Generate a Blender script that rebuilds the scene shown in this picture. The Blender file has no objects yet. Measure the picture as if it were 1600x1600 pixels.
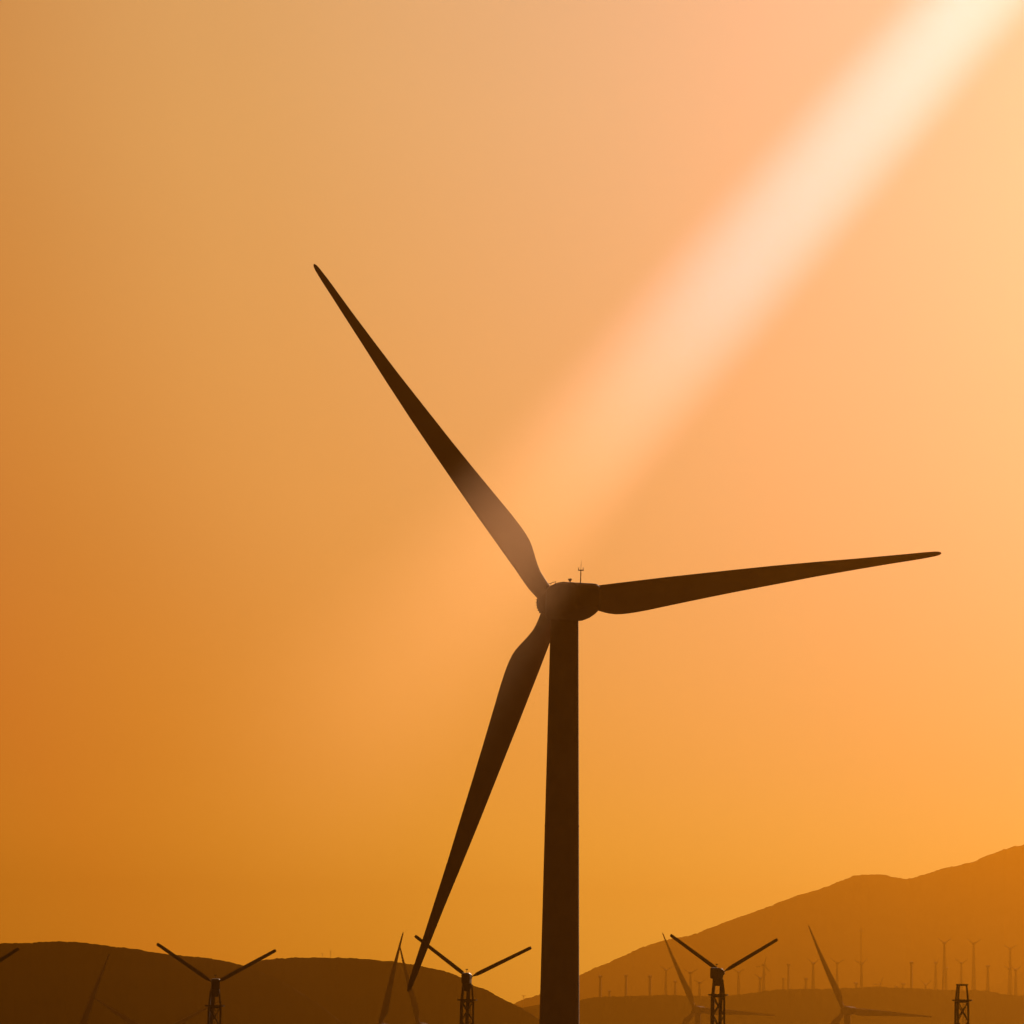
import bpy, math, random
import numpy as np
from mathutils import Vector, Matrix, noise

# ------------------------------------------------------------------ camera
F = 7300.0                       # focal length in pixels of the 1600 px wide photograph
PITCH, ROLL = math.radians(7.41), math.radians(0.83)
CAM = Vector((0, 0, 12.0))
_f = Vector((0, math.cos(PITCH), math.sin(PITCH)))
_u = Vector((0, -math.sin(PITCH), math.cos(PITCH)))
_r = Vector((1, 0, 0))
UP = _u * math.cos(ROLL) - _r * math.sin(ROLL)
RT = _r * math.cos(ROLL) + _u * math.sin(ROLL)

def ray(px, py):
    return (_f + RT * (px - 800) / F - UP * (py - 800) / F).normalized()

def at(px, py, Y):
    """point that stands Y metres in front of the camera in the direction of a pixel of the photograph"""
    d = ray(px, py)
    return CAM + d * (Y / d.y)

scene = bpy.context.scene
cd = bpy.data.cameras.new('camera'); cam = bpy.data.objects.new('camera', cd)
scene.collection.objects.link(cam)
cam.matrix_world = Matrix(((RT.x, UP.x, -_f.x, CAM.x), (RT.y, UP.y, -_f.y, CAM.y), (RT.z, UP.z, -_f.z, CAM.z), (0, 0, 0, 1)))
cd.sensor_width = 36; cd.lens = 36 * F / 1600; cd.clip_start = 0.5; cd.clip_end = 60000
scene.camera = cam

# ------------------------------------------------------------------ light, sky, exposure
SUN = ray(2700, -200)
BEAM_DIR = ray(2070, -640)            # direction of the added volume that imitates a lens flare beam
SUN_EL = math.asin(SUN.z); SUN_AZ = math.atan2(SUN.x, SUN.y)
sd = bpy.data.lights.new('sun', 'SUN'); sun = bpy.data.objects.new('sun', sd)
scene.collection.objects.link(sun)
sd.energy = 4.5; sd.angle = math.radians(0.5); sd.color = (1.0, 0.72, 0.50)
sun.rotation_euler = SUN.to_track_quat('Z', 'Y').to_euler()
sun.location = (0, 0, 600)

w = bpy.data.worlds.new("World"); scene.world = w; w.use_nodes = True
nt = w.node_tree; N = nt.nodes; L = nt.links; N.clear()
def nd(t, **kw):
    n = N.new(t)
    for k, v in kw.items(): setattr(n, k, v)
    return n
def mth(op, a, b=None, c=None):
    n = nd('ShaderNodeMath', operation=op)
    for i, v in enumerate((a, b, c)):
        if v is None: continue
        if isinstance(v, (int, float)): n.inputs[i].default_value = v
        else: L.new(v, n.inputs[i])
    return n.outputs[0]
def ramp(src, stops, interp='LINEAR'):
    n = nd('ShaderNodeValToRGB'); cr = n.color_ramp; cr.interpolation = interp
    while len(cr.elements) < len(stops): cr.elements.new(0.5)
    for e, (p, c) in zip(cr.elements, stops):
        e.position = p; e.color = (*c, 1)
    L.new(src, n.inputs[0]); return n.outputs[0]
tc = nd('ShaderNodeTexCoord')
sep = nd('ShaderNodeSeparateXYZ'); L.new(tc.outputs['Generated'], sep.inputs[0])
dot = nd('ShaderNodeVectorMath', operation='DOT_PRODUCT')
L.new(tc.outputs['Generated'], dot.inputs[0]); dot.inputs[1].default_value = SUN
gam = mth('ARCCOSINE', mth('MINIMUM', dot.outputs['Value'], 0.99999))       # angle from the sun, radians
# colour of the dusty evening sky by height (amber at the horizon, paler above)
SKY_STOPS = [(0.00, (2.7, 1.15, 0.05)), (0.045, (2.7, 1.45, 0.09)), (0.075, (1.75, 0.80, 0.09)), (0.12, (1.20, 0.62, 0.12)),
             (0.20, (0.95, 0.61, 0.175)), (0.28, (0.92, 0.58, 0.22)), (0.6, (0.75, 0.46, 0.25)), (1.0, (0.5, 0.36, 0.24))]
SKY_STOPS = [(p, tuple(k / 4 for k in c)) for p, c in SKY_STOPS]
col = ramp(sep.outputs['Z'], SKY_STOPS, 'B_SPLINE')
# glow around the sun: brightness falls with the angle from it
LOBE = [(0.0, .05, .42, .52), (0.16, .05, .405, .47), (0.20, .09, .43, .47), (0.24, .19, .465, .46), (0.28, .33, .505, .47), (0.33, .44, .51, .48),
        (0.40, .43, .32, .31), (0.55, .2, .16, .14), (1.0, .05, .042, .035), (3.2, .012, .008, .006)]
g01 = mth('DIVIDE', gam, 3.2)
lob = ramp(g01, [(a / 3.2, (r_ / 2, g_ / 2, b_ / 2)) for a, r_, g_, b_ in LOBE])
# faint uneven dust in the sky
mp = nd('ShaderNodeMapping'); mp.inputs['Scale'].default_value = (5, 5, 13); L.new(tc.outputs['Generated'], mp.inputs[0])
nz = nd('ShaderNodeTexNoise'); nz.inputs['Scale'].default_value = 1.6; nz.inputs['Detail'].default_value = 3; L.new(mp.outputs[0], nz.inputs['Vector'])
mr = nd('ShaderNodeMapRange'); mr.inputs['To Min'].default_value = 0.95; mr.inputs['To Max'].default_value = 1.05; L.new(nz.outputs[0], mr.inputs['Value'])
mul = nd('ShaderNodeMix', data_type='RGBA', blend_type='MULTIPLY'); mul.inputs[0].default_value = 1
L.new(col, mul.inputs[6]); L.new(lob, mul.inputs[7])
bg1 = nd('ShaderNodeBackground'); L.new(mul.outputs[2], bg1.inputs[0]); L.new(mth('MULTIPLY', mr.outputs[0], 8.0), bg1.inputs[1])
# the paler aureole nearer the sun
AURE = [(0.0, .5), (0.18, .25), (0.26, .13), (0.31, .06), (0.37, .01), (0.45, 0.0), (3.2, 0.0)]
aur = ramp(g01, [(a / 3.2, (b * .3, b * .48, b * 1.1)) for a, b in AURE])
bg3 = nd('ShaderNodeBackground'); L.new(aur, bg3.inputs[0])
sky = nd('ShaderNodeTexSky', sky_type='NISHITA'); sky.sun_disc = False
sky.sun_elevation = SUN_EL; sky.sun_rotation = SUN_AZ; sky.dust_density = 6; sky.air_density = 2
tint = nd('ShaderNodeMix', data_type='RGBA', blend_type='MULTIPLY'); tint.inputs[0].default_value = 1
L.new(sky.outputs[0], tint.inputs[6]); tint.inputs[7].default_value = (0.22, 0.085, 0.010, 1)
bg2 = nd('ShaderNodeBackground'); L.new(tint.outputs[2], bg2.inputs[0]); bg2.inputs[1].default_value = 0.06
add = nd('ShaderNodeAddShader'); L.new(bg1.outputs[0], add.inputs[0]); L.new(bg2.outputs[0], add.inputs[1])
add2 = nd('ShaderNodeAddShader'); L.new(add.outputs[0], add2.inputs[0]); L.new(bg3.outputs[0], add2.inputs[1])
out = nd('ShaderNodeOutputWorld'); L.new(add2.outputs[0], out.inputs[0])

vs = scene.view_settings
vs.view_transform = 'Standard'; vs.look = 'None'; vs.exposure = 0; vs.gamma = 1; vs.use_curve_mapping = False
scene.cycles.use_denoising = True
scene.cycles.volume_bounces = 0
scene.cycles.max_bounces = 5

# ------------------------------------------------------------------ helpers
random.seed(7)
COL = scene.collection
def mat(name, color, rough=0.6, scale=0.8, var=0.15, metal=0.0, bump=0.0, spec=0.25):
    m = bpy.data.materials.new(name); m.use_nodes = True
    t = m.node_tree; b = t.nodes['Principled BSDF']
    b.inputs['Roughness'].default_value = rough; b.inputs['Metallic'].default_value = metal
    b.inputs['Specular IOR Level'].default_value = spec
    c = t.nodes.new('ShaderNodeTexCoord'); n = t.nodes.new('ShaderNodeTexNoise')
    n.inputs['Scale'].default_value = scale; n.inputs['Detail'].default_value = 6
    t.links.new(c.outputs['Object'], n.inputs['Vector'])
    r = t.nodes.new('ShaderNodeValToRGB')
    r.color_ramp.elements[0].position = 0.3; r.color_ramp.elements[1].position = 0.7
    r.color_ramp.elements[0].color = (*[k * (1 - var) for k in color], 1)
    r.color_ramp.elements[1].color = (*[min(1, k * (1 + var)) for k in color], 1)
    t.links.new(n.outputs[0], r.inputs[0]); t.links.new(r.outputs[0], b.inputs['Base Color'])
    if bump:
        bp = t.nodes.new('ShaderNodeBump'); bp.inputs['Strength'].default_value = bump
        t.links.new(n.outputs[0], bp.inputs['Height']); t.links.new(bp.outputs[0], b.inputs['Normal'])
    return m
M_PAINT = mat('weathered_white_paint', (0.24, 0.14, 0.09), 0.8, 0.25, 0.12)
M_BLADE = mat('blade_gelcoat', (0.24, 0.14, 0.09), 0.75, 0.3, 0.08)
M_STEEL = mat('galvanised_steel', (0.12, 0.08, 0.055), 0.75, 2.0, 0.25)
M_DARK = mat('dark_painted_steel', (0.05, 0.035, 0.025), 0.6, 3.0, 0.2)
M_SCRUB = mat('scrub_hillside', (0.050, 0.030, 0.016), 0.95, 0.012, 0.30, spec=0.05)
M_GROUND = mat('dry_desert_ground', (0.15, 0.11, 0.07), 0.95, 0.02, 0.35, bump=0.2, spec=0.05)

class MB:
    """collects shapes into one mesh"""
    def __init__(s): s.v = []; s.f = []
    def add(s, vs_, fs):
        o = len(s.v); s.v += [Vector(a) for a in vs_]; s.f += [[i + o for i in q] for q in fs]
    def box(s, c, sx, sy, sz, M=None):
        P = [Vector((x * sx / 2, y * sy / 2, z * sz / 2)) for z in (-1, 1) for x, y in ((-1, -1), (1, -1), (1, 1), (-1, 1))]
        if M: P = [M @ p for p in P]
        s.add([Vector(c) + p for p in P], [[3, 2, 1, 0], [4, 5, 6, 7], [0, 1, 5, 4], [1, 2, 6, 5], [2, 3, 7, 6], [3, 0, 4, 7]])
    def loft(s, rings, cap=True):
        n = len(rings[0]); o = len(s.v)
        for r_ in rings: s.v += [Vector(a) for a in r_]
        for i in range(len(rings) - 1):
            for j in range(n):
                k = (j + 1) % n
                s.f.append([o + i * n + j, o + i * n + k, o + (i + 1) * n + k, o + (i + 1) * n + j])
        if cap:
            s.f.append([o + j for j in reversed(range(n))]); s.f.append([o + (len(rings) - 1) * n + j for j in range(n)])
    def tube(s, a, b, ra, rb=None, n=8):
        a = Vector(a); b = Vector(b); rb = ra if rb is None else rb
        q = (b - a).to_track_quat('Z', 'Y')
        ring = lambda c, r_: [c + q @ Vector((r_ * math.cos(t * 2 * math.pi / n), r_ * math.sin(t * 2 * math.pi / n), 0)) for t in range(n)]
        s.loft([ring(a, ra), ring(b, rb)])
    def lathe(s, prof, M=Matrix(), n=32):
        s.loft([[M @ Vector((r_ * math.cos(t * 2 * math.pi / n), r_ * math.sin(t * 2 * math.pi / n), z)) for t in range(n)] for r_, z in prof])
    def build(s, name, m, parent=None, smooth=True):
        me = bpy.data.meshes.new(name); me.from_pydata([tuple(a) for a in s.v], [], s.f); me.materials.append(m)
        if smooth:
            me.polygons.foreach_set('use_smooth', [True] * len(me.polygons))
            me.set_sharp_from_angle(angle=math.radians(40))
        me.update()
        o = bpy.data.objects.new(name, me); COL.objects.link(o)
        if parent: o.parent = parent
        return o

def thing(name, label, cat, loc=(0, 0, 0), group=None):
    o = bpy.data.objects.new(name, None); COL.objects.link(o); o.location = loc
    o.empty_display_size = 2
    o['label'] = label; o['category'] = cat
    if group: o['group'] = group
    return o
def copy_tree(o, parent=None):
    c = o.copy(); COL.objects.link(c)
    if parent: c.parent = parent
    for ch in list(o.children): copy_tree(ch, c)
    return c

# ------------------------------------------------------------------ ground
def ground_z(x, y):
    d = math.hypot(x, y)
    k = 10.3 * math.exp(-(d / 70.0) ** 2)                     # the knoll the camera stands on
    n_ = noise.noise(Vector((x / 300, y / 300, 3))) * 0.5 if d < 3000 else 0
    return k + n_ * min(1, d / 200) * 0.6 - 0.2
def build_ground():
    m = MB(); rs = [0] + [4 * 1.13 ** i for i in range(66)]; na = 72
    rs = [r_ for r_ in rs if r_ < 11900] + [11900]
    vs_ = [(0, 0, ground_z(0, 0))]
    for r_ in rs[1:]:
        for j in range(na):
            a = j * 2 * math.pi / na; x, y = r_ * math.cos(a), r_ * math.sin(a)
            vs_.append((x, y, ground_z(x, y)))
    fs = [[0, 1 + j, 1 + (j + 1) % na] for j in range(na)]
    for i in range(len(rs) - 2):
        for j in range(na):
            k = (j + 1) % na; b = 1 + i * na
            fs.append([b + j, b + na + j, b + na + k, b + k])
    m.add(vs_, fs)
    g = m.build('ground', M_GROUND); g['kind'] = 'structure'
build_ground()

# ------------------------------------------------------------------ hills
def interp(pts, x): return float(np.interp(x, [p[0] for p in pts], [p[1] for p in pts]))
def smooth_interp(pts, x, w_=7):
    return (interp(pts, x - w_) + 2 * interp(pts, x) + interp(pts, x + w_)) / 4
def hill(name, pts, D, front, back, x0, x1, step, rough, seed, plateau=0.0):
    """a ridge at distance D whose crest follows the skyline points; slopes down to the ground in front and behind"""
    cols = int((x1 - x0) / step) + 1
    zmax = max(at(px, py, D).z for px, py in pts)
    vf = [1.0, .86, .72, .6, .48, .37, .27, .18, .1, .04]
    rows = [('f', v) for v in vf] + [('c', 0)]
    if plateau: rows += [('p', v / 10) for v in range(1, 11)]
    rows += [('b', v) for v in (.08, .2, .35, .5, .7, .85, 1)]
    vs_ = []
    for kind, v in rows:
        for i in range(cols):
            px = x0 + i * step
            py = smooth_interp(pts, px)
            c = at(px, py, D); dirv = Vector((c.x, c.y)).normalized(); dist = math.hypot(c.x, c.y)
            zr = c.z
            jag = (noise.noise(Vector((px * 0.35, seed, 0))) * 0.9 + noise.noise(Vector((px * 0.09, seed, 5))) * 1.0) * rough
            jag += max(0, noise.noise(Vector((px * 0.8, seed, 9))) - 0.25) * 1.6 * rough
            if kind == 'f':
                d = dist - front * v * min(1, max(.12, zr / zmax))
                s = (1 - v) ** 1.35
                rel = noise.noise(Vector((px * 0.02, v * 3, seed))) * 0.05 * math.sin(math.pi * v)
                z = zr * max(0, s + rel * (0.2 + s)) + jag * (1 - v) * 0.6 - 3 * v
            elif kind == 'c': d = dist; z = zr + jag
            elif kind == 'p':
                d = dist + plateau * v; z = CAM.z + (zr - CAM.z) * d / dist - 3 - plateau * v * 0.006 + jag * 0.5
            else:
                d = dist + plateau + back * v
                z0 = CAM.z + (zr - CAM.z) * (dist + plateau) / dist - 3 - plateau * .006 if plateau else zr
                z = z0 * 0.5 * (1 + math.cos(math.pi * v)) - 4 * v
            vs_.append((dirv.x * d, dirv.y * d, z))
    fs = [[j * cols + i, j * cols + i + 1, (j + 1) * cols + i + 1, (j + 1) * cols + i] for j in range(len(rows) - 1) for i in range(cols - 1)]
    m = MB(); m.add(vs_, fs); o = m.build(name, M_SCRUB)
    o['kind'] = 'structure'
    return o
FAR_HILL = [(560, 1720), (700, 1630), (780, 1578), (820, 1561), (845, 1553), (905, 1524), (925, 1515), (950, 1504), (975, 1493), (1000, 1482), (1020, 1474),
            (1036, 1469), (1060, 1465), (1080, 1462), (1096, 1456), (1112, 1449), (1130, 1442), (1150, 1435), (1165, 1430), (1200, 1417),
            (1225, 1407), (1250, 1398), (1280, 1390), (1300, 1382), (1320, 1374), (1337, 1367.5), (1360, 1366), (1380, 1367), (1400, 1371), (1417, 1374),
            (1440, 1368), (1465, 1359), (1500, 1351), (1518, 1348), (1540, 1338), (1560, 1330), (1580, 1324), (1600, 1319), (1650, 1304),
            (1720, 1285), (1800, 1290), (1900, 1275), (2000, 1300), (2150, 1360), (2400, 1480), (2700, 1650)]
LOW_RIDGE = [(640, 1700), (700, 1640), (760, 1596), (800, 1578), (812, 1576), (858, 1567), (905, 1563), (925, 1558.5), (960, 1557), (1000, 1556), (1042, 1554.5), (1080, 1556),
             (1120, 1556), (1150, 1555), (1170, 1552), (1200, 1547.5), (1240, 1545.5), (1300, 1545), (1350, 1543), (1372, 1541.5), (1400, 1543.5),
             (1430, 1544.5), (1480, 1547), (1530, 1547), (1550, 1550), (1570, 1554), (1600, 1556), (1700, 1565), (1900, 1575), (2200, 1640), (2500, 1740)]
MID_RIDGE = [(1440, 1650), (1480, 1585), (1520, 1552), (1540, 1544), (1560, 1537), (1580, 1527), (1600, 1518), (1660, 1500), (1760, 1490), (1900, 1510), (2100, 1580), (2400, 1700)]
LEFT_HILL = [(-900, 1650), (-600, 1560), (-350, 1505), (-150, 1482), (0, 1474), (20, 1473), (40, 1474), (60, 1472), (85, 1470.5), (120, 1472), (140, 1474), (160, 1477), (200, 1481),
             (240, 1488), (290, 1494), (320, 1496.5), (350, 1501), (370, 1506), (385, 1510), (410, 1519), (440, 1532), (500, 1570), (560, 1620), (620, 1690)]
CENTRE_HILL = [(150, 1700), (220, 1620), (300, 1545), (350, 1519), (385, 1508), (405, 1501.5), (430, 1498), (470, 1496), (510, 1496), (550, 1497), (590, 1500), (640, 1506), (680, 1514),
               (700, 1519), (720, 1527), (735, 1537), (745, 1542), (760, 1546), (775, 1555), (790, 1563), (800, 1568), (815, 1575), (850, 1597), (900, 1632), (980, 1690)]
hill('far_hill', FAR_HILL, 7700, 950, 2000, 560, 2700, 2.5, 1.4, 1.3)
hill('mid_hill', MID_RIDGE, 6300, 330, 600, 1440, 2400, 4, 1.0, 8.1)
hill('low_ridge', LOW_RIDGE, 4000, 210, 400, 640, 2500, 2.5, 0.7, 2.7, plateau=1500)
hill('left_hill', LEFT_HILL, 2500, 165, 500, -900, 620, 2.5, 0.4, 4.2)
hill('centre_hill', CENTRE_HILL, 2700, 165, 500, 150, 980, 2.5, 0.43, 6.6)

# ------------------------------------------------------------------ large three-blade turbine
YAW, TILT = math.radians(17.91), math.radians(2.92)
R_BIG = 44.76
def axis_frame(yaw, tilt):
    n = Vector((-math.sin(yaw) * math.cos(tilt), math.cos(yaw) * math.cos(tilt), math.sin(tilt)))   # points upwind
    e1 = Vector((math.cos(yaw), math.sin(yaw), 0)); e2 = e1.cross(n)
    return n, e1, e2
def blade_matrix(hub, yaw, tilt, az):
    n, e1, e2 = axis_frame(yaw, tilt)
    b = e1 * math.cos(az) + e2 * math.sin(az); c = e1 * math.sin(az) - e2 * math.cos(az)
    return Matrix(((b.x, c.x, n.x, hub.x), (b.y, c.y, n.y, hub.y), (b.z, c.z, n.z, hub.z), (0, 0, 0, 1)))

PROF = [  # distance from hub, leading edge, trailing edge in photograph pixels
    (14, -15, 12.0), (30, -17, 12), (42, -18.2, 12.5), (52, -18.4, 14.2), (62, -18.4, 17.3), (72, -18.4, 21), (81, -18.4, 24.8), (90, -18.4, 28), (100, -18.4, 30.4), (110, -18.4, 31.4),
    (120, -18.3, 31.7), (135, -18.2, 31.4), (153, -18.1, 30.4), (188, -17.9, 27.6), (246, -16.9, 23.2), (300, -15.9, 19.5), (366, -14.4, 15.6), (433, -12.0, 11.6),
    (497, -9.2, 8.8), (550, -7.3, 6.7), (590, -5.9, 5.6), (612, -5.3, 4.9), (625, -4.6, 4.0), (633, -4.1, 3.5), (638.5, -3.1, 2.5), (641, -2.0, 1.4), (642, -1.0, 0.6)]
def blade_mesh():
    m = MB(); rings = []; n = 28; k = R_BIG / 642
    for s, le, te in PROF:
        r_ = s * k; x_le, x_te = le / 14.6, te / 14.6
        ch = x_te - x_le; t = s / 642
        circ = max(0, min(1, (75 - s) / 35.0))                         # round root turning into a foil
        thick = circ * min(ch, 2.0) + (1 - circ) * ch * (0.30 - 0.14 * t)
        tw = math.radians(9 * (1 - t) ** 2) * (1 - circ)
        bend = -2.3 * t * t
        ring = []
        for j in range(n):
            a = j * 2 * math.pi / n; cx = 0.5 * (1 - math.cos(a))       # 0 at the leading edge, 1 at the trailing edge
            foil = 0.5 * math.sin(a) * (1.0 if circ else 1) * ((1 - cx) ** (0.55 * (1 - circ)) * 1.35 ** (1 - circ))
            y = x_le + ch * cx; z = foil * thick
            ym = x_le + ch * 0.35
            yy = ym + (y - ym) * 1.0; zz = z * math.cos(tw) + (y - ym) * math.sin(tw)
            ring.append((r_, yy, zz + bend))
        rings.append(ring)
    m.loft(rings); return m

HUB = at(864, 942, 500)
TOWER = at(882.5, 980, 500)                    # the tower's top centre
H_BIG = HUB.z
n0, e10, e20 = axis_frame(YAW, TILT)
over = 4.0
top_xy = Vector((HUB.x - n0.x * over, HUB.y - n0.y * over))
def big_turbine():
    base = Vector((top_xy.x, top_xy.y, 0))
    t = thing('wind_turbine', 'large dark three-blade wind turbine in the foreground, tallest thing in view', 'wind turbine', base)
    hub = HUB - base
    # tower: tapering tube with section flanges
    m = MB(); zt = hub.z - 2.0; prof = [(2.42, -9.0)]
    seg = [0.0, 19.0, 43.0, zt]
    def rad(z): return float(np.interp(z, [0, 22, 40, 52, zt], [2.34, 2.11, 1.86, 1.68, 1.49]))
    z = 0.0
    prof.append((rad(0), 0))
    for z in np.linspace(2, zt, 30):
        prof.append((rad(z), float(z)))
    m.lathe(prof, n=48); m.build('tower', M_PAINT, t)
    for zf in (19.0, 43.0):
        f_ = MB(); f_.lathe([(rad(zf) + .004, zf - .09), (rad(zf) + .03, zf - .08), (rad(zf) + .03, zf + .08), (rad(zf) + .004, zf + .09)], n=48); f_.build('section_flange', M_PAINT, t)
    d_ = MB(); d_.box((0, -2.36, 1.6), 0.9, 0.12, 2.1); d_.build('door', M_DARK, t, False)
    # nacelle, lofted along the rotor axis (back = -n)
    back = -n0; side = e10; upv = side.cross(n0)
    top = hub - n0 * 4.0 if False else hub + back * over
    nac = MB(); rings = []
    def sec(w_, zb, zt_, rr, off):
        pts = []; q = 6
        for cx, cz, a0 in ((1, 1, 0), (-1, 1, 90), (-1, -1, 180), (1, -1, 270)):
            for k in range(q + 1):
                a = math.radians(a0 + 90 * k / q)
                x = cx * (w_ / 2 - rr) + rr * math.cos(a)
                zc = (zt_ - rr) if cz > 0 else (zb + rr)
                pts.append(hub + back * off + side * x + upv * (zc + rr * math.sin(a)))
        return pts
    for off, w_, zb, zt_, rr in ((1.5, 2.4, -1.4, 1.3, .6), (1.9, 3.0, -1.9, 1.55, .6), (3.0, 3.4, -2.1, 1.68, .55), (6.0, 3.4, -2.15, 1.72, .5), (8.0, 3.4, -2.0, 1.72, .5),
                                 (9.6, 3.3, -1.75, 1.66, .5), (10.8, 3.15, -1.5, 1.55, .5), (11.7, 2.9, -1.25, 1.3, .5), (12.1, 2.2, -0.9, 0.95, .4)):
        rings.append(sec(w_, zb, zt_, rr, off))
    nac.loft(rings)
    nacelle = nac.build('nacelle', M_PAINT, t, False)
    # yaw bearing skirt
    y_ = MB(); c = Vector((0, 0, 0)); y_.lathe([(1.5, zt - .05), (1.62, zt + .05), (1.62, zt + .4), (1.55, zt + .5)], n=40); y_.build('yaw_bearing', M_PAINT, t)
    # roof hatch with rails
    h = MB()
    P = lambda off, x, z: hub + back * off + side * x + upv * z
    hs = []
    for off, z in ((1.9, 1.62), (2.6, 1.80), (3.6, 1.95), (5.6, 1.95), (6.2, 1.80), (6.5, 1.62)):
        hs.append([P(off, -1.0, z - .45), P(off, 0.5, z - .45), P(off, 0.5, z - .06), P(off, 0.3, z), P(off, -0.8, z), P(off, -1.0, z - .06)])
    h.loft(hs); h.build('roof_hatch', M_PAINT, nacelle)
    ra = MB()
    ra.tube(P(1.2, -1.15, 1.86), P(4.2, -1.15, 2.02), .035); ra.tube(P(1.25, -1.15, 1.4), P(1.25, -1.15, 1.87), .03); ra.tube(P(2.6, -1.15, 1.4), P(2.6, -1.15, 1.94), .03); ra.tube(P(4.1, -1.15, 1.5), P(4.1, -1.15, 2.0), .03)
    ra.build('grab_rail', M_DARK, nacelle)
    # beacon light and wind mast, placed where the photograph shows them above the roof
    def roof(px, py, off):
        """point on the nacelle's vertical mid plane seen at a pixel"""
        D = (base + hub + back * off).y
        return at(px, py, D) - base
    b0, b1 = roof(890.5, 917, 7.0), roof(890.6, 908, 7.0)
    be = MB(); be.tube(b0 - Vector((0, 0, .4)), b1, .055)
    T = Matrix.Translation(b1)
    be.lathe([(.05, -.06), (.13, 0), (.13, .09), (.18, .10), (.18, .19), (.23, .2), (.23, .24), (.10, .28)], T, 20); be.build('beacon_light', M_DARK, nacelle)
    m0, m1 = roof(907, 918, 9.4), roof(907.6, 891, 9.4)
    ma = MB(); ma.lathe([(.42, -.25), (.30, .22), (.14, .36), (.05, .60)], Matrix.Translation(m0), 16)
    ma.tube(m0, m1, .06, .05); ma.box(m1, .6, .08, .11)
    ma.build('mast', M_DARK, nacelle)
    for sx in (-.24, .24):
        an = MB(); an.tube(m1 + Vector((sx, 0, 0)), m1 + Vector((sx, 0, .26)), .03)
        for a in range(3):
            v = Vector((math.cos(a * 2.1 + sx), math.sin(a * 2.1 + sx), 0)) * .11
            an.tube(m1 + Vector((sx, 0, .26)), m1 + Vector((sx, 0, .26)) + v, .012)
        an.build('anemometer', M_DARK, nacelle)
    lr = MB(); lr.tube(m1, m1 + Vector((.03, 0, 1.05)), .026, .014); lr.build('lightning_rod', M_DARK, nacelle)
    # hub and spinner
    q = n0.to_track_quat('Z', 'Y').to_matrix().to_4x4(); TM = Matrix.Translation(hub) @ q
    hb = MB(); hb.lathe([(1.25, -1.6), (1.45, -1.45), (1.6, -.9), (1.66, 0), (1.6, .7), (1.4, 1.3), (1.05, 1.75), (.6, 2.0), (.1, 2.1)], TM, 40)
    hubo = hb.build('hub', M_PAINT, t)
    bo = MB()
    tooth = lambda k: 1.66 if k % 4 else 1.80
    bo.loft([[TM @ Vector(((tooth(k) if z_ else 1.5) * math.cos(k * 2 * math.pi / 144), (tooth(k) if z_ else 1.5) * math.sin(k * 2 * math.pi / 144), z)) for k in range(144)]
             for z, z_ in ((.44, 0), (.48, 1), (.62, 1), (.66, 0))])
    bo.build('bolt_ring', M_DARK, hubo)
    bl = blade_mesh()
    for k, az in enumerate((9.6 + 120, 9.6, 9.6 - 120)):
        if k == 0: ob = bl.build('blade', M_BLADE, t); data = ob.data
        else: ob = bpy.data.objects.new('blade', data); COL.objects.link(ob); ob.parent = t
        ob.matrix_local = blade_matrix(hub, YAW, TILT, math.radians(az))
    return t
BIG = big_turbine()

MIDG = 'large three-blade turbines on the hazy plain'
def mid_turbine(hx, hy, D, az, scale, label):
    """same kind of machine, far away; az = azimuth of the first blade"""
    c = copy_tree(BIG); c['label'] = label; c['group'] = MIDG
    c.scale = (scale,) * 3
    Hw = at(hx, hy, D); hub = HUB - BIG.location
    c.location = Hw - hub * scale
    c.rotation_euler = (0, 0, 0)
    bl = [o for o in c.children if o.name.startswith('blade')]
    for k, o in enumerate(bl): o.matrix_local = blade_matrix(hub, YAW, TILT, math.radians(az + 120 * k))
    return c
mid_turbine(1319, 1578, 2250, 117, 1.0, 'hazy three-blade turbine between the boxy lattice turbine and the bare lattice tower')
mid_turbine(1086, 1577, 2480, 117, 1.0, 'hazy three-blade turbine half behind the boxy lattice turbine right of the big tower')
mid_turbine(594, 1605, 1300, 78.5, 0.602, 'dim turbine left of the big lower blade tip, its own raised blade leaning right')
mid_turbine(655, 1603, 1600, 107, 0.646, 'fainter turbine right behind the big lower blade tip, its raised blade leaning left')
mid_turbine(120, 1622, 1400, 71, 0.596, 'barely visible turbine blade leaning right in front of the dark hill at far left')
mid_turbine(239, 1620, 1700, 29, 0.63, 'very faint turbine, wide V blades, on the dark hill beside a lattice tower')

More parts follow.
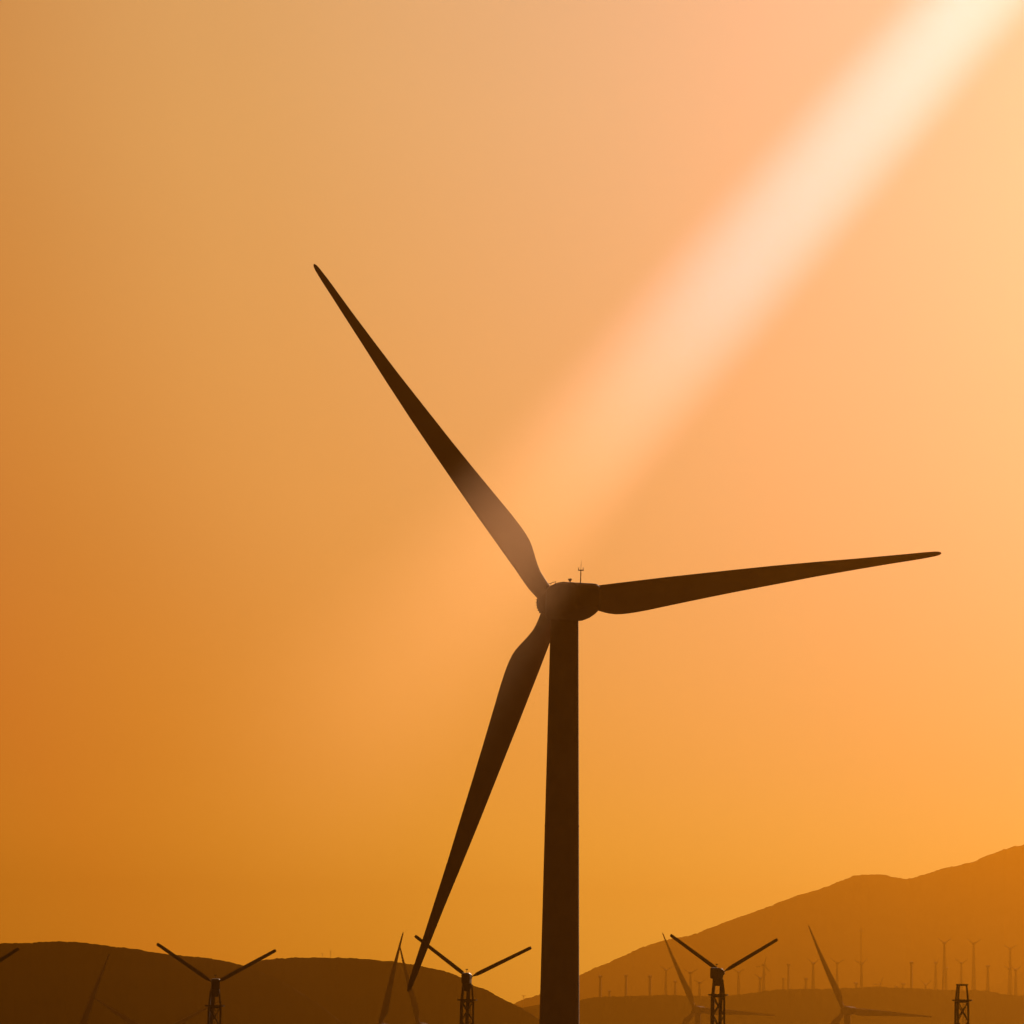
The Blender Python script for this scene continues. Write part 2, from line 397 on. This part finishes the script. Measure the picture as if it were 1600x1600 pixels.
# ------------------------------------------------------------------ lattice turbines
LG = 'lattice tower turbines in a row behind the big turbine'
H_L = 30.6; R_L = 9.15; D_ROW = 613
def lattice_mesh(h, top_w, base_w, legs=3, phi0=5, r_leg=.145, r_br=.08, panel=2.4, neck=2.2):
    """legs standing on a circle, X braces between them; neck = slanted part above the platform"""
    m = MB(); hp = h - neck
    def P(k, z):
        rr = (base_w + (top_w - base_w) * z / hp) if z <= hp else top_w * (1 - 0.28 * (z - hp) / neck)
        a = math.radians(phi0 + 360 * k / legs); return Vector((rr * math.cos(a) - (0.21 * rr if legs == 3 else 0), rr * math.sin(a), z))
    for k in range(legs):
        m.tube(P(k, -.8), P(k, hp), r_leg * 1.15, r_leg, 6); m.tube(P(k, hp), P(k, h), r_leg, r_leg * .8, 6)
    nseg = max(2, round(hp / panel)); zs = [hp * i / nseg for i in range(nseg + 1)]
    for i in range(nseg):
        for k in range(legs):
            a, b = k, (k + 1) % legs
            m.tube(P(a, zs[i]), P(b, zs[i + 1]), r_br, n=5); m.tube(P(b, zs[i]), P(a, zs[i + 1]), r_br, n=5)
            if i % 2 == 0: m.tube(P(a, zs[i + 1]), P(b, zs[i + 1]), r_br, n=5)
    for k in range(legs):
        m.tube(P(k, hp), P((k + 1) % legs, hp), r_leg * .8, n=5); m.tube(P(k, h), P((k + 1) % legs, h), r_leg * .8, n=5)
    return m
def small_blade(Rb, ch):
    m = MB(); rings = []
    for t, c_, th in ((.03, .28, .28), (.07, .34, .30), (.13, .9, .24), (.2, 1.0, .2), (.5, .95, .15), (.85, .86, .10), (.975, .82, .08), (1.0, .66, .05)):
        w_ = ch * c_; hh = ch * th
        rings.append([(Rb * t, w_ * (-.5 + .5 * (1 - math.cos(a)) ) , hh * .5 * math.sin(a)) for a in [j * 2 * math.pi / 14 for j in range(14)]])
    m.loft(rings); return m
def make_lattice():
    t = thing('lattice_wind_turbine', 'lattice turbine in front of the dark left hill, blades in a V', 'wind turbine', (0, 0, 0), LG)
    lattice_mesh(H_L - .9, 1.0, 1.35).build('tower', M_STEEL, t, False)
    pl = MB(); zp = H_L - 2.9
    pl.lathe([(1.22, zp - .08), (1.30, zp - .08), (1.30, zp + .08), (1.22, zp + .08)], n=16)
    deck = pl.build('platform', M_STEEL, t, False)
    lad = MB()
    for s in (-.2, .2): lad.tube((s + .25, -.75, 0), (s + .25, -.55, zp), .03, n=5)
    for k in range(70): 
        z = .3 + k * (zp - .5) / 70; y = -.75 + .2 * z / zp; lad.tube((.05, y, z), (.45, y, z), .018, n=4)
    lad.build('ladder', M_STEEL, t, False)
    return t
def nacelle_small(t, yaw):
    n, e1, e2 = axis_frame(yaw, 0)
    M = Matrix(((e1.x, n.x, 0), (e1.y, n.y, 0), (0, 0, 1)))
    m = MB(); hub = Vector((0, 0, H_L))
    rings = []
    for off, w_, zb, zt in ((-.55, .7, -.5, .35), (-.45, .95, -.75, .5), (.9, 1.1, -.85, .62), (1.3, 1.05, -.8, .55), (1.35, .75, -.45, .2)):
        b = hub - n * off
        rings.append([b + e1 * (x * w_ / 2) + Vector((0, 0, z)) for x, z in ((-1, zb + .12), (-.8, zb), (.8, zb), (1, zb + .12), (1, zt - .12), (.8, zt), (-.8, zt), (-1, zt - .12))])
    m.loft(rings); o = m.build('nacelle', M_DARK, t)
    g = MB(); g.lathe([(.42, -1.75), (.46, -1.5), (.62, -1.2), (.60, -.72)], Matrix.Translation(hub - n * .3), 14); g.build('yaw_drive', M_DARK, t)
    va = MB(); p = hub - n * .5 + Vector((0, 0, .55)); va.tube(p, p + Vector((0, 0, .55)), .03, n=5); va.box(p + Vector((0, 0, .5)), .3, .05, .12, M); va.build('wind_vane', M_DARK, o)
    h = MB(); h.lathe([(.36, -.35), (.42, 0), (.34, .3), (.12, .48)], Matrix.Translation(hub + n * .9) @ n.to_track_quat('Z', 'Y').to_matrix().to_4x4(), 16); h.build('hub', M_DARK, t)
SB = small_blade(R_L, .52)
sb_data = None
def add_blades(t, yaw, azs):
    global sb_data
    n, _, _ = axis_frame(yaw, 0)
    for a in azs:
        if sb_data is None: ob = SB.build('blade', M_STEEL, t); sb_data = ob.data
        else: ob = bpy.data.objects.new('blade', sb_data); COL.objects.link(ob); ob.parent = t
        ob.matrix_local = blade_matrix(Vector((0, 0, H_L)) + n * 1.0, yaw, 0, math.radians(a))
LAT = make_lattice()
bare = copy_tree(LAT)                                          # the tower that carries no machine
rows = [(335, 1537, math.radians(8), (146.5, 29.5, 266), 'lattice turbine before the dark hill at lower left, V blades crossing the hill line'),
        (733, 1528, math.radians(-12), (143.5, 26, 268), 'lattice turbine between the big lower blade and the big tower, V blades against the sky'),
        (1128, 1520, math.radians(-30), (147, 28, 268), 'lattice turbine right of the big tower, boxy machine head, V blades against the mountain'),
        (-64, 1541, math.radians(5), (147, 33.5, 268), 'lattice turbine cut off by the left edge, only one blade tip showing')]
for k, (px, py, yaw, azs, label) in enumerate(rows):
    t = LAT if k == 0 else copy_tree(base_tree)
    if k == 0: base_tree = copy_tree(LAT)
    nacelle_small(t, yaw); add_blades(t, yaw, azs)
    n, _, _ = axis_frame(yaw, 0)
    p = at(px, py, D_ROW); t.location = (p.x - n.x, p.y - n.y, p.z - H_L); t['label'] = label
for o in list(base_tree.children) + [base_tree]: bpy.data.objects.remove(o)
p = at(1503.5, 1539, D_ROW); bare.location = (p.x, p.y, p.z - (H_L - .9)); bare.name = 'lattice_tower'; bare['category'] = 'lattice tower'
bare['label'] = 'bare lattice tower with a platform and no rotor at lower right'
del bare['group']
hook = MB(); zz = H_L - .9; hook.box((0, 0, zz + .04), 1.5, 1.3, .12); hook.build('top_frame', M_STEEL, bare, False)

# ------------------------------------------------------------------ far turbines standing beyond the low ridge
FG = 'small far turbines behind the low ridge'
ft_cache = {}
def far_tower(h, style):
    key = (round(h / 6) * 6, style)
    if key in ft_cache: return ft_cache[key]
    m = MB(); H = key[0]
    if style == 'tube':
        m.lathe([(1.5, -6), (1.35, 0), (1.05, H - .8), (1.05, H)], n=12)
    else:
        m = lattice_mesh(H, .65, 0.8 + H * .03, 4, 20, .34, .15, 5.5, neck=1.5)
    o = m.build('tower', M_STEEL, None, True); d = o.data; bpy.data.objects.remove(o); ft_cache[key] = d
    return d
m = MB(); m.loft([[(-1.0, -2.2, -1.0), (1.0, -2.2, -1.0), (1.0, -2.2, .9), (-1.0, -2.2, .9)], [(-1.2, 1.6, -1.1), (1.2, 1.6, -1.1), (1.2, 1.6, 1.1), (-1.2, 1.6, 1.1)]])
fn = m.build('nacelle', M_STEEL); fn_data = fn.data; bpy.data.objects.remove(fn)
m = small_blade(1.0, .11); fb = m.build('blade', M_STEEL); fb_data = fb.data; bpy.data.objects.remove(fb)
def base_under(px, D):
    """height of the ground behind the low ridge at distance D under a column of the photograph"""
    zr = at(px, smooth_interp(LOW_RIDGE, px), 4000).z
    return CAM.z + (zr - CAM.z) * D / 4000 - 3 - (D - 4000) * .006
V_ = (148, 30)
far = [  # hub x, hub y, blade length px, blade angles, style, label
    (938, 1526, 0, (), 'tube', 'leftmost faint stub tower on the low ridge, just right of the big tower'),
    (952, 1549, 0, (), 'tube', 'tiny stub tower barely above the ridge near the big tower'),
    (978, 1525, 0, (), 'tube', 'faint rotorless tower on the low ridge, third right of the big tower'),
    (1015.5, 1526, 4, (100,), 'tube', 'faint tower with a small pointed head, just left of the first V-blade far turbine'),
    (1040.5, 1516, 12, V_, 'lattice', 'leftmost far turbine with V blades, left of the steep hazy blade'),
    (1055, 1534, 0, (), 'tube', 'faint short tower crossed by the steep hazy blade'),
    (1079, 1520, 12.5, (155, 30), 'lattice', 'far V-blade turbine just right of the steep hazy blade'),
    (1093, 1536, 11, (152, 32), 'lattice', 'low far V-blade turbine left of the boxy lattice machine head'),
    (1154, 1519.5, 11, (152, 35), 'lattice', 'far V-blade turbine under the right blade of the boxy lattice turbine'),
    (1193.5, 1508, 13, (75, 195, 312), 'lattice', 'far turbine showing all three blades, one straight up, right of the lattice turbine'),
    (1187.5, 1528.5, 11.5, (145, 35), 'lattice', 'low far turbine beneath the one showing all three blades'),
    (1224, 1530, 0, (), 'lattice', 'short far tower just left of a tall bare tower'),
    (1232, 1508, 5, (110,), 'tube', 'tall bare far tower left of the hazy turbine at lower right'),
    (1259, 1530, 6, (130,), 'lattice', 'short far tower with a small head, left of the raised blade at lower right'),
    (1270.6, 1505.5, 12, (142, 38), 'lattice', 'far V-blade turbine just left of the raised blade at lower right'),
    (1308, 1505, 13, (145, 28), 'lattice', 'far V-blade turbine just right of the raised blade at lower right'),
    (1346, 1506, 12.5, (155, 40), 'lattice', 'far V-blade turbine standing at the foot of the thin met mast'),
    (1337.5, 1537, 6, (160, 20), 'lattice', 'very short far turbine with a T head under the met mast'),
    (1375, 1538, 12, (178, 67), 'lattice', 'low far turbine with one level blade and one raised, hub just over the ridge'),
    (1400, 1542, 0, (), 'tube', 'tiny stub poking over the ridge right of the level-bladed turbine'),
    (1411, 1538, 5, (165, 15), 'lattice', 'very short T-headed far tower left of the dark bare far tower'),
    (1424, 1504.5, 0, (), 'tube', 'dark bare far tower with a square head, left of the tallest far turbines'),
    (1446, 1539, 11.5, (140, 38), 'lattice', 'low far V-blade turbine, hub just above the ridge, left of the first tallest far turbine'),
    (1462, 1505, 8, (120, 50), 'lattice', 'far turbine with short upright blades close left of the first tallest far turbine'),
    (1475.5, 1473.5, 13, (146, 34), 'lattice', 'left one of the two tallest far turbines, V blades on a long tapering tower'),
    (1478.5, 1513, 0, (), 'lattice', 'thin rotorless tower overlapping the left tallest far turbine'),
    (1502, 1505, 12.5, (148, 30), 'lattice', 'far V-blade turbine directly above the bare lattice tower'),
    (1521.5, 1474.5, 13, (147, 33), 'lattice', 'right one of the two tallest far turbines, V blades on a long tapering tower'),
    (1543.5, 1510, 0, (), 'lattice', 'rotorless far tower right of the tallest far turbines'),
    (1578.5, 1482.5, 12.5, (152, 32), 'lattice', 'high far V-blade turbine nearest the right edge'),
    (1577, 1514, 10, (152,), 'lattice', 'lower far turbine directly beneath the high one near the right edge'),
    (1587, 1515.5, 12, (146, 36), 'lattice', 'rightmost low far V-blade turbine against the slope at the right edge')]
for i, (hx, hy, bl, angs, style, label) in enumerate(far):
    D = 4450 + 90 * ((i * 5) % 7)
    hp = at(hx, hy, D); zb = base_under(hx, D)
    h = max(8, hp.z - zb)
    td = far_tower(h, style)
    H = round(h / 6) * 6 if round(h / 6) * 6 >= 6 else 6
    t = thing('far_turbine' if bl else 'far_tower', label, 'wind turbine' if bl else 'tower', (hp.x, hp.y, hp.z - H - 1.0), FG if bl else 'bare far towers behind the low ridge')
    ob = bpy.data.objects.new('tower', td); COL.objects.link(ob); ob.parent = t
    ob = bpy.data.objects.new('nacelle', fn_data); COL.objects.link(ob); ob.parent = t; ob.location = (0, 0, H + 1.0); ob.rotation_euler = (0, 0, math.radians(25))
    if bl:
        az = list(angs) + ([269] if len(angs) == 2 else [])
        for a in az:
            ob = bpy.data.objects.new('blade', fb_data); COL.objects.link(ob); ob.parent = t
            mt = blade_matrix(Vector((0.4, 1.9, H + 1.0)), math.radians(10), 0, math.radians(a))
            Rm = bl * D / F
            ob.matrix_local = mt @ Matrix.Diagonal((Rm, Rm, Rm, 1))

# ------------------------------------------------------------------ masts
def mast(px, py0, py1, D, r_, label, foot=6):
    a, b = at(px, py1, D), at(px, py0, D)
    t = thing('met_mast', label, 'mast', (a.x, a.y, a.z - foot))
    h = b.z - a.z + foot; m = MB()
    m.tube((0, 0, 0), (0, 0, h), r_, r_ * .6, 6); m.build('pole', M_STEEL, t)
    k = MB(); k.box((0, 0, h * .96), r_ * 9, r_, r_); k.build('crossarm', M_STEEL, t, False)
mast(1345, 1449, 1543, 4700, .6, 'hair-thin tall met mast rising above the far turbines at right', 30)
mast(516.5, 1485, 1497, 2700, .14, 'taller of two tiny masts on the crest of the centre hill')
mast(503.5, 1489, 1497, 2700, .14, 'shorter tiny mast on the crest of the centre hill')
mast(818, 1555, 1562, 7600, .7, 'tiny post where the mountain foot meets the sky left of the big tower', 20)

# ------------------------------------------------------------------ haze and the added flare beam
def vol_mat(name, color, density, aniso):
    m = bpy.data.materials.new(name); m.use_nodes = True; t = m.node_tree; t.nodes.clear()
    v = t.nodes.new('ShaderNodeVolumePrincipled'); o = t.nodes.new('ShaderNodeOutputMaterial')
    v.inputs['Color'].default_value = (*color, 1); v.inputs['Density'].default_value = density; v.inputs['Anisotropy'].default_value = aniso
    t.links.new(v.outputs[0], o.inputs['Volume']); return m, v
mh, _v = vol_mat('haze', (0.25, 0.099, 0.006), 1.25e-4, 0.86)
m = MB(); m.box((0, 0, 300), 24400, 24400, 620); hz = m.build('haze', mh, None, False); hz['kind'] = 'stuff'

ms, v = vol_mat('flare_glow_volume', (1.0, 0.76, 0.80), 0.0, 0.80)  # added glow volume, imitates a lens flare beam in the air
t = ms.node_tree; LN = t.links.new
tcn = t.nodes.new('ShaderNodeTexCoord'); sp = t.nodes.new('ShaderNodeSeparateXYZ'); LN(tcn.outputs['Object'], sp.inputs[0])
def mt_(op, a, b=None):
    n = t.nodes.new('ShaderNodeMath'); n.operation = op
    for i, q in enumerate((a, b)):
        if q is None: continue
        if isinstance(q, (int, float)): n.inputs[i].default_value = q
        else: LN(q, n.inputs[i])
    return n.outputs[0]
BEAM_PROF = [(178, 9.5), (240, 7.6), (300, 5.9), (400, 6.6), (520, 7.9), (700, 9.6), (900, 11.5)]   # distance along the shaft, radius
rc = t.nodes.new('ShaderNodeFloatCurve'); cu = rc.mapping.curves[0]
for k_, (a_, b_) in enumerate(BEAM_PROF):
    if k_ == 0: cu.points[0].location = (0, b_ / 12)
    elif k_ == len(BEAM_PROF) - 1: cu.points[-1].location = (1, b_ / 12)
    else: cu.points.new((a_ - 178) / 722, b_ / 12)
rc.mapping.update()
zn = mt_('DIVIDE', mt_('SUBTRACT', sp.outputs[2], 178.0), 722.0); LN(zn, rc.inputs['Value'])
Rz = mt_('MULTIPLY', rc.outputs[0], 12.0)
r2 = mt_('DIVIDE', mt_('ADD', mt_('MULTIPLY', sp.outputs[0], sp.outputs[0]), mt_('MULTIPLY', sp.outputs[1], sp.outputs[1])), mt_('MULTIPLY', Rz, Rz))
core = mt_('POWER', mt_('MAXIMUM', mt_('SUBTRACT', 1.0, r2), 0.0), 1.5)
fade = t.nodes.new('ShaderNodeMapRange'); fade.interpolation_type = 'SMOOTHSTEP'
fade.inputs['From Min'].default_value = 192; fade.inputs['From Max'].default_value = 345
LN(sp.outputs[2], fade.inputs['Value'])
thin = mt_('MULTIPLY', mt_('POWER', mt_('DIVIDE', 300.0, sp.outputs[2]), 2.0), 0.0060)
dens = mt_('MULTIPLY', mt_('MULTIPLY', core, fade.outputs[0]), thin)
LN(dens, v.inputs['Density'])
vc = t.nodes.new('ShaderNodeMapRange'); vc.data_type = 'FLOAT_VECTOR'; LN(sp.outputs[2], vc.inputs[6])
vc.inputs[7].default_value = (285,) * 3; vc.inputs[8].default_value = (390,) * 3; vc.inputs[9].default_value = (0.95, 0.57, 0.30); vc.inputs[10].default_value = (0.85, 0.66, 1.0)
LN(vc.outputs[1], v.inputs['Color'])  # warm to pale tint paints the flare's glow into the volume colour
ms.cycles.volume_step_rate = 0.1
# the added beam's axis is angled off the sunlight; it passes 300 m in front of the camera near the turbine head
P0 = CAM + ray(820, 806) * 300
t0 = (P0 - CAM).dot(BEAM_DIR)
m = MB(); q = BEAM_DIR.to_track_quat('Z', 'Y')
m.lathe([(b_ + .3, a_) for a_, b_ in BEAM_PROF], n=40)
beam = m.build('flare_beam', ms, None, False); beam['kind'] = 'stuff'; beam['label'] = 'pale lens flare beam slanting down from the upper right, added as a volume'
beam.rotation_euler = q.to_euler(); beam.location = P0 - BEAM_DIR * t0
